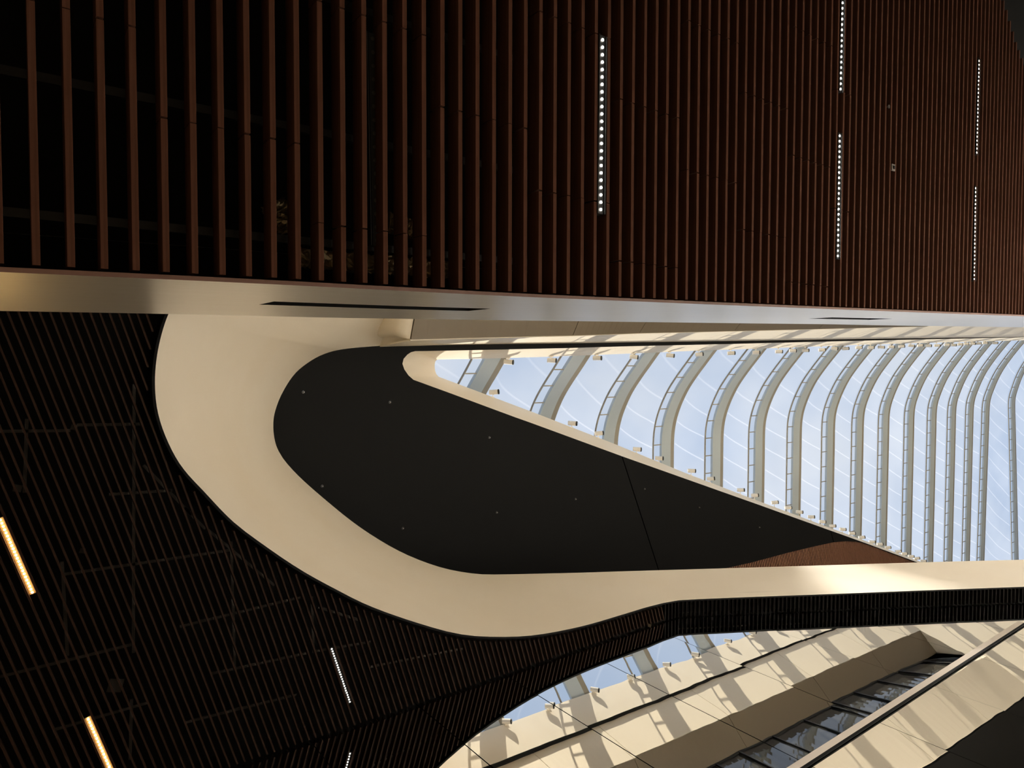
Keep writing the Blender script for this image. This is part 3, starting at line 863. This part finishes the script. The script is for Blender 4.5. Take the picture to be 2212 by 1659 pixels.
# sprinkler buttons in the soffit
for q in ((655, 847), (842, 869), (696, 1050), (870, 1141), (1057, 945), (1073, 1107), (1243, 1078), (1392, 1056), (1510, 1096), (1640, 1139)):
    p = at_h(*q, HD)
    root = empty('sprinkler_head', p); tag(root, 'tiny dark sprinkler button in the smooth charcoal soffit', 'sprinkler', 'sprinkler buttons in the charcoal soffit')
    b = MB(); b.tube([(0, 0, 0), (0, 0, -0.02)], 0.045, 10); b.build('cover_plate', M['housing'], root)
    b = MB(); b.tube([(0, 0, -0.02), (0, 0, -0.06)], 0.015, 8); b.build('nozzle', M['plate'], root)

# ------------------------------------------------------------------ cream reveal of the roof opening
rev = empty('trim_3', (-1, 20, Z(HD)))
tag(rev, 'slim cream reveal lining the pointed roof opening above the soffit', 'reveal', kind='structure')
TIPU = [(948, 776.5), (943, 777.8), (940.4, 781), (939, 787), (939, 793), (940, 801), (942.5, 808), (947.6, 813.8)]
LEFTU = [(965.7, 822.3), (1121, 878), (1155.6, 892), (1399.4, 980), (1480, 1021), (1629.5, 1078.5), (1794, 1139), (1868.6, 1166), (1977, 1206)]
LEFTU = [(1030.8, 845), (1121, 879), (1155.6, 892), (1330, 960), (1480, 1021.5), (1629.5, 1079), (1794, 1140.5), (1868.6, 1168.2), (1977, 1209)]
tipU = [at_h(x, y, HE) for x, y in TIPU]; leftU = [at_h(x, y, HE) for x, y in LEFTU]
leftU += [p + (leftU[-1] - leftW[8]) for p in leftW[9:]]
def densify(P, n=4):
    out = []
    for a, c in zip(P[:-1], P[1:]):
        for k in range(n): out.append(a.lerp(c, k / n))
    out.append(P[-1]); return out
RL = tipW + leftW; RU = tipU + leftU
rr = [p for p in rightW[1:]]
ru = [Vector((interp(p.y, E1), p.y, Z(HE))) for p in rr]
RL = rr[::-1] + RL; RU = ru[::-1] + RU
b = MB()
mids = []
nrow = 5
rowsR = []
for j in range(nrow + 1):
    t = j / nrow
    rowsR.append([a.lerp(c, t) for a, c in zip(RL, RU)])
b.loft(rowsR)
o = fix(b.build('reveal_face', M['cream'], rev, True))

# ------------------------------------------------------------------ arched glazed roof: ribs and clear foil bays
RY = [15.46, 20.03, 24.56, 28.95, 33.38, 37.62, 41.84, 46.1, 50.2, 54.2, 58.5, 62.7, 66.7, 70.6, 74.5, 80.5, 86.0]
SKEW = {14: 0.02, 15: -0.14, 16: -0.24}
PROF = [(-26, 24.7), (-20, 24.7), (-14, 24.7), (-9, 24.7), (-6.2, 24.7), (-4.6, 24.7), (-3.8, 24.62), (-3.1, 24.42), (-2.4, 24.1), (-1.7, 23.68), (-1.0, 23.12), (-0.4, 22.58), (0.2, 22.04), (0.9, 21.38), (1.9, 20.45)]
def rib_path(i, y, dz=0.0, dy=0.0):
    P = []
    xr = interp(y, E1) - 0.3
    bend = 0.012 * (y - 33)                   # the arch starts a little earlier farther on
    for x, h in PROF:
        f = min(max((x + 6.2) / 6.2, 0), 1)
        xx = x + (xr * f) - bend * (1 - abs(f - 0.5) * 2) * 1.0
        P.append(Vector((xx, y + dy + SKEW.get(i, 0) * (xx - 0), Z(h) + dz)))
    return P
def sweep(P, w, hgt):           # rectangular section: w along y, hgt upward normal to the path in xz
    bb = MB(); rows = [[], [], [], []]
    for i, p in enumerate(P):
        d = (P[min(i + 1, len(P) - 1)] - P[max(i - 1, 0)]); d.y = 0; d.normalize()
        up = Vector((-d.z, 0, d.x))
        if up.z < 0: up = -up
        yv = Vector((0, w / 2, 0))
        rows[0].append(p - yv); rows[1].append(p + yv); rows[2].append(p + yv + up * hgt); rows[3].append(p - yv + up * hgt)
    bb.loft(rows + [rows[0]]); return bb
prev = None
for i, y in enumerate(RY):
    base = rib_path(i, y)
    root = empty('roof_rib', (0.5, y, Z(HE)))
    tag(root, nth(i) + ' pale grey arched roof rib from the pointed tip of the opening', 'roof rib', 'arched steel ribs of the glazed roof')
    Pf = catmull(base, 3)
    fix(sweep(Pf, 0.74, 0.14).build('rib_beam', M['rib'], root))
    Pg = [p + Vector((0, 0.53, 0.03)) for p in Pf]
    fix(sweep(Pg, 0.30, 0.12).build('gutter_plate', M['ribside'], root))
    Pr = [p + Vector((0, -0.92, 0.12)) for p in Pf]
    b = MB(); b.tube(Pr, 0.045, 6); fix(b.build('edge_cable', M['ribside'], root))
    RS = resample(Pr, 30); BS = resample([p + Vector((0, -0.36, 0.07)) for p in Pf], 30)
    for a, c in zip(RS[:-1], BS[:-1]):
        b = MB(); b.bar(a, c, 0.05, 0.05); fix(b.build('cable_tie', M['ribside'], root))
    # foil bay up to the next rib
    if i + 1 < len(RY):
        nxt = catmull(rib_path(i + 1, RY[i + 1]), 3)
        rows = []
        for k in range(9):
            t = k / 8
            bulge = math.sin(math.pi * t) * 0.55
            r_ = []
            for j, (a, c) in enumerate(zip(Pf, nxt)):
                d = (Pf[min(j + 1, len(Pf) - 1)] - Pf[max(j - 1, 0)]); up = Vector((-d.z, 0, d.x)).normalized()
                if up.z < 0: up = -up
                r_.append((a + Vector((0, 0.22, 0))).lerp(c + Vector((0, -0.75, 0)), t) + up * (0.3 + bulge))
            rows.append(r_)
        b = MB(); b.loft(rows)
        o = b.build('roof_foil', M['foilroof'], None, True)
        tag(o, 'clear wrinkled foil bay between the ' + nth(i) + ' and ' + nth(i + 1) + ' ribs from the pointed tip', 'roof panel', 'clear foil bays of the glazed roof')
# first bay before the first rib
Pf = catmull(rib_path(0, RY[0]), 3); pr_ = [p + Vector((0, -4.6, 0)) for p in Pf]
rows = []
for k in range(9):
    t = k / 8
    rows.append([a.lerp(c + Vector((0, -0.75, 0)), t) + Vector((0, 0, 0.3 + 0.55 * math.sin(math.pi * t))) for a, c in zip(pr_, Pf)])
b = MB(); b.loft(rows)
tag(b.build('roof_foil', M['foilroof'], None, True), 'clear foil bay over the very tip of the opening, before the first rib', 'roof panel', 'clear foil bays of the glazed roof')

# ------------------------------------------------------------------ spotlights along the reveal
def cyl(name, r0, r1, L, m, k=14, z0=0.0):
    bb = MB(); bb.tube([(0, 0, z0), (0, 0, z0 + L)], [r0, r1], k); me = mesh(name, bb.V, bb.F); me.materials.append(m); return me
SB = cyl('lamp_body', 0.098, 0.098, 0.34, M['spot'])
SBZ = cyl('bezel', 0.100, 0.100, 0.05, M['housing'], z0=0.34)
SL = cyl('lamp_lens', 0.075, 0.06, 0.012, M['lens'], z0=0.391)
def spotlight(pos, mount, aim, label, group, beam=(-0.05, -0.1, -1), watt=1.0):
    root = empty('spotlight', pos); tag(root, label, 'spotlight', group)
    q = Vector(aim).normalized().to_track_quat('Z', 'Y')
    off = q @ Vector((0, 0, -0.2))
    body = new_obj('lamp_body', SB, None, root); body.location = off; body.rotation_mode = 'QUATERNION'; body.rotation_quaternion = q
    for nm, me in (('bezel', SBZ), ('lamp_lens', SL)):
        o = new_obj(nm, me, None, root); o.location = off; o.rotation_mode = 'QUATERNION'; o.rotation_quaternion = q
    b = MB(); d = Vector(mount) - Vector(pos); b.tube([(0, 0, 0), d * 0.5, d], 0.016, 6); arm_ = b.build('bracket_arm', M['spot'], root)
    b = MB(); b.box(d, (0.03, 0, 0), (0, 0.09, 0), (0, 0, 0.03)); b.build('mounting_plate', M['spot'], arm_)
    ld = bpy.data.lights.new('beam', 'SPOT'); ld.energy = SPOT_W * watt; ld.spot_size = math.radians(27); ld.spot_blend = 0.9; ld.color = (1.0, 0.96, 0.9); ld.shadow_soft_size = 0.05
    lo = bpy.data.objects.new('beam', ld); COL.objects.link(lo); lo.parent = root
    lo.location = q @ Vector((0, 0, 0.24))
    lo.rotation_mode = 'QUATERNION'; lo.rotation_quaternion = Vector(beam).to_track_quat('-Z', 'Y')
    return root
SPOT_W = 1900
rs = random.Random(3)
def near_beam(p):                    # narrow beams, turned a little towards the middle of the hall
    right = p.x > interp(p.y, E1) - 1.0
    if not right and p.y < 26: return ((-0.02, -0.34, -1), 22.0)
    return ((-0.14, -0.12, -1) if right else (0.16, -0.12, -1), 20.0 if p.y < 37 else 2.0)
RIGHTPX = [(1099.5, 782), (1192.7, 778.5), (1291, 773.6), (1369.7, 771), (1448.4, 768), (1511, 765.5), (1580, 763), (1634, 761.5), (1683, 759.6), (1713, 757.7), (1740.5, 757), (1776, 756), (1803, 753), (1827, 753), (1855.6, 751), (1881.7, 751), (1904, 750), (1925.4, 749.5), (1948, 748.4), (1969, 747), (1988, 746.5), (2006, 747), (2024.5, 746.5), (2046, 745), (2060, 745.5), (2074, 744), (2087, 743), (2101, 742.5), (2114, 742), (2128, 741), (2150, 741)]
for k_, (x, y) in enumerate(RIGHTPX):
    p = at_h(x, y, HE - 0.12)
    mnt = Vector((interp(p.y, E1), p.y, Z(HE) - 0.05))
    spotlight(p, mnt, (rs.uniform(-0.15, 0.1), 0.75 + rs.uniform(-0.2, 0.2), -0.8), nth(k_) + ' ivory spotlight from the pointed tip along the facade side of the opening', 'spotlights along the facade side of the roof opening', *near_beam(p))
LEFTSP = [(1068, 847), (1237.5, 914.5), (1294.5, 936), (1376.7, 970.5), (1424.6, 990), (1494.5, 1017), (1536, 1034), (1600.7, 1058.5), (1631, 1070), (1674, 1085.4), (1703, 1096.6), (1727.4, 1106), (1752.8, 1116.5), (1777, 1127), (1798.8, 1136), (1820.8, 1143.4), (1841, 1152), (1862, 1160.6), (1884, 1170.6), (1901, 1175.5), (1918, 1182.6), (1940.8, 1191), (1953.8, 1196), (1968.4, 1201.7), (1980.7, 1206), (1995, 1211.8)]
cu = [(p.y, p.x) for p in tipU[-1:] + leftU]
for k_, (x, y) in enumerate(LEFTSP):
    p = at_h(x, y, HE - 0.05)
    mnt = Vector((interp(p.y, cu), p.y - 0.12, Z(HE) - 0.06))
    spotlight(p, mnt, (rs.uniform(-0.1, 0.15), 0.75 + rs.uniform(-0.2, 0.25), -0.8), nth(k_) + ' ivory spotlight from the pointed tip along the slanting charcoal soffit edge', 'spotlights along the slanting side of the roof opening', *near_beam(p))
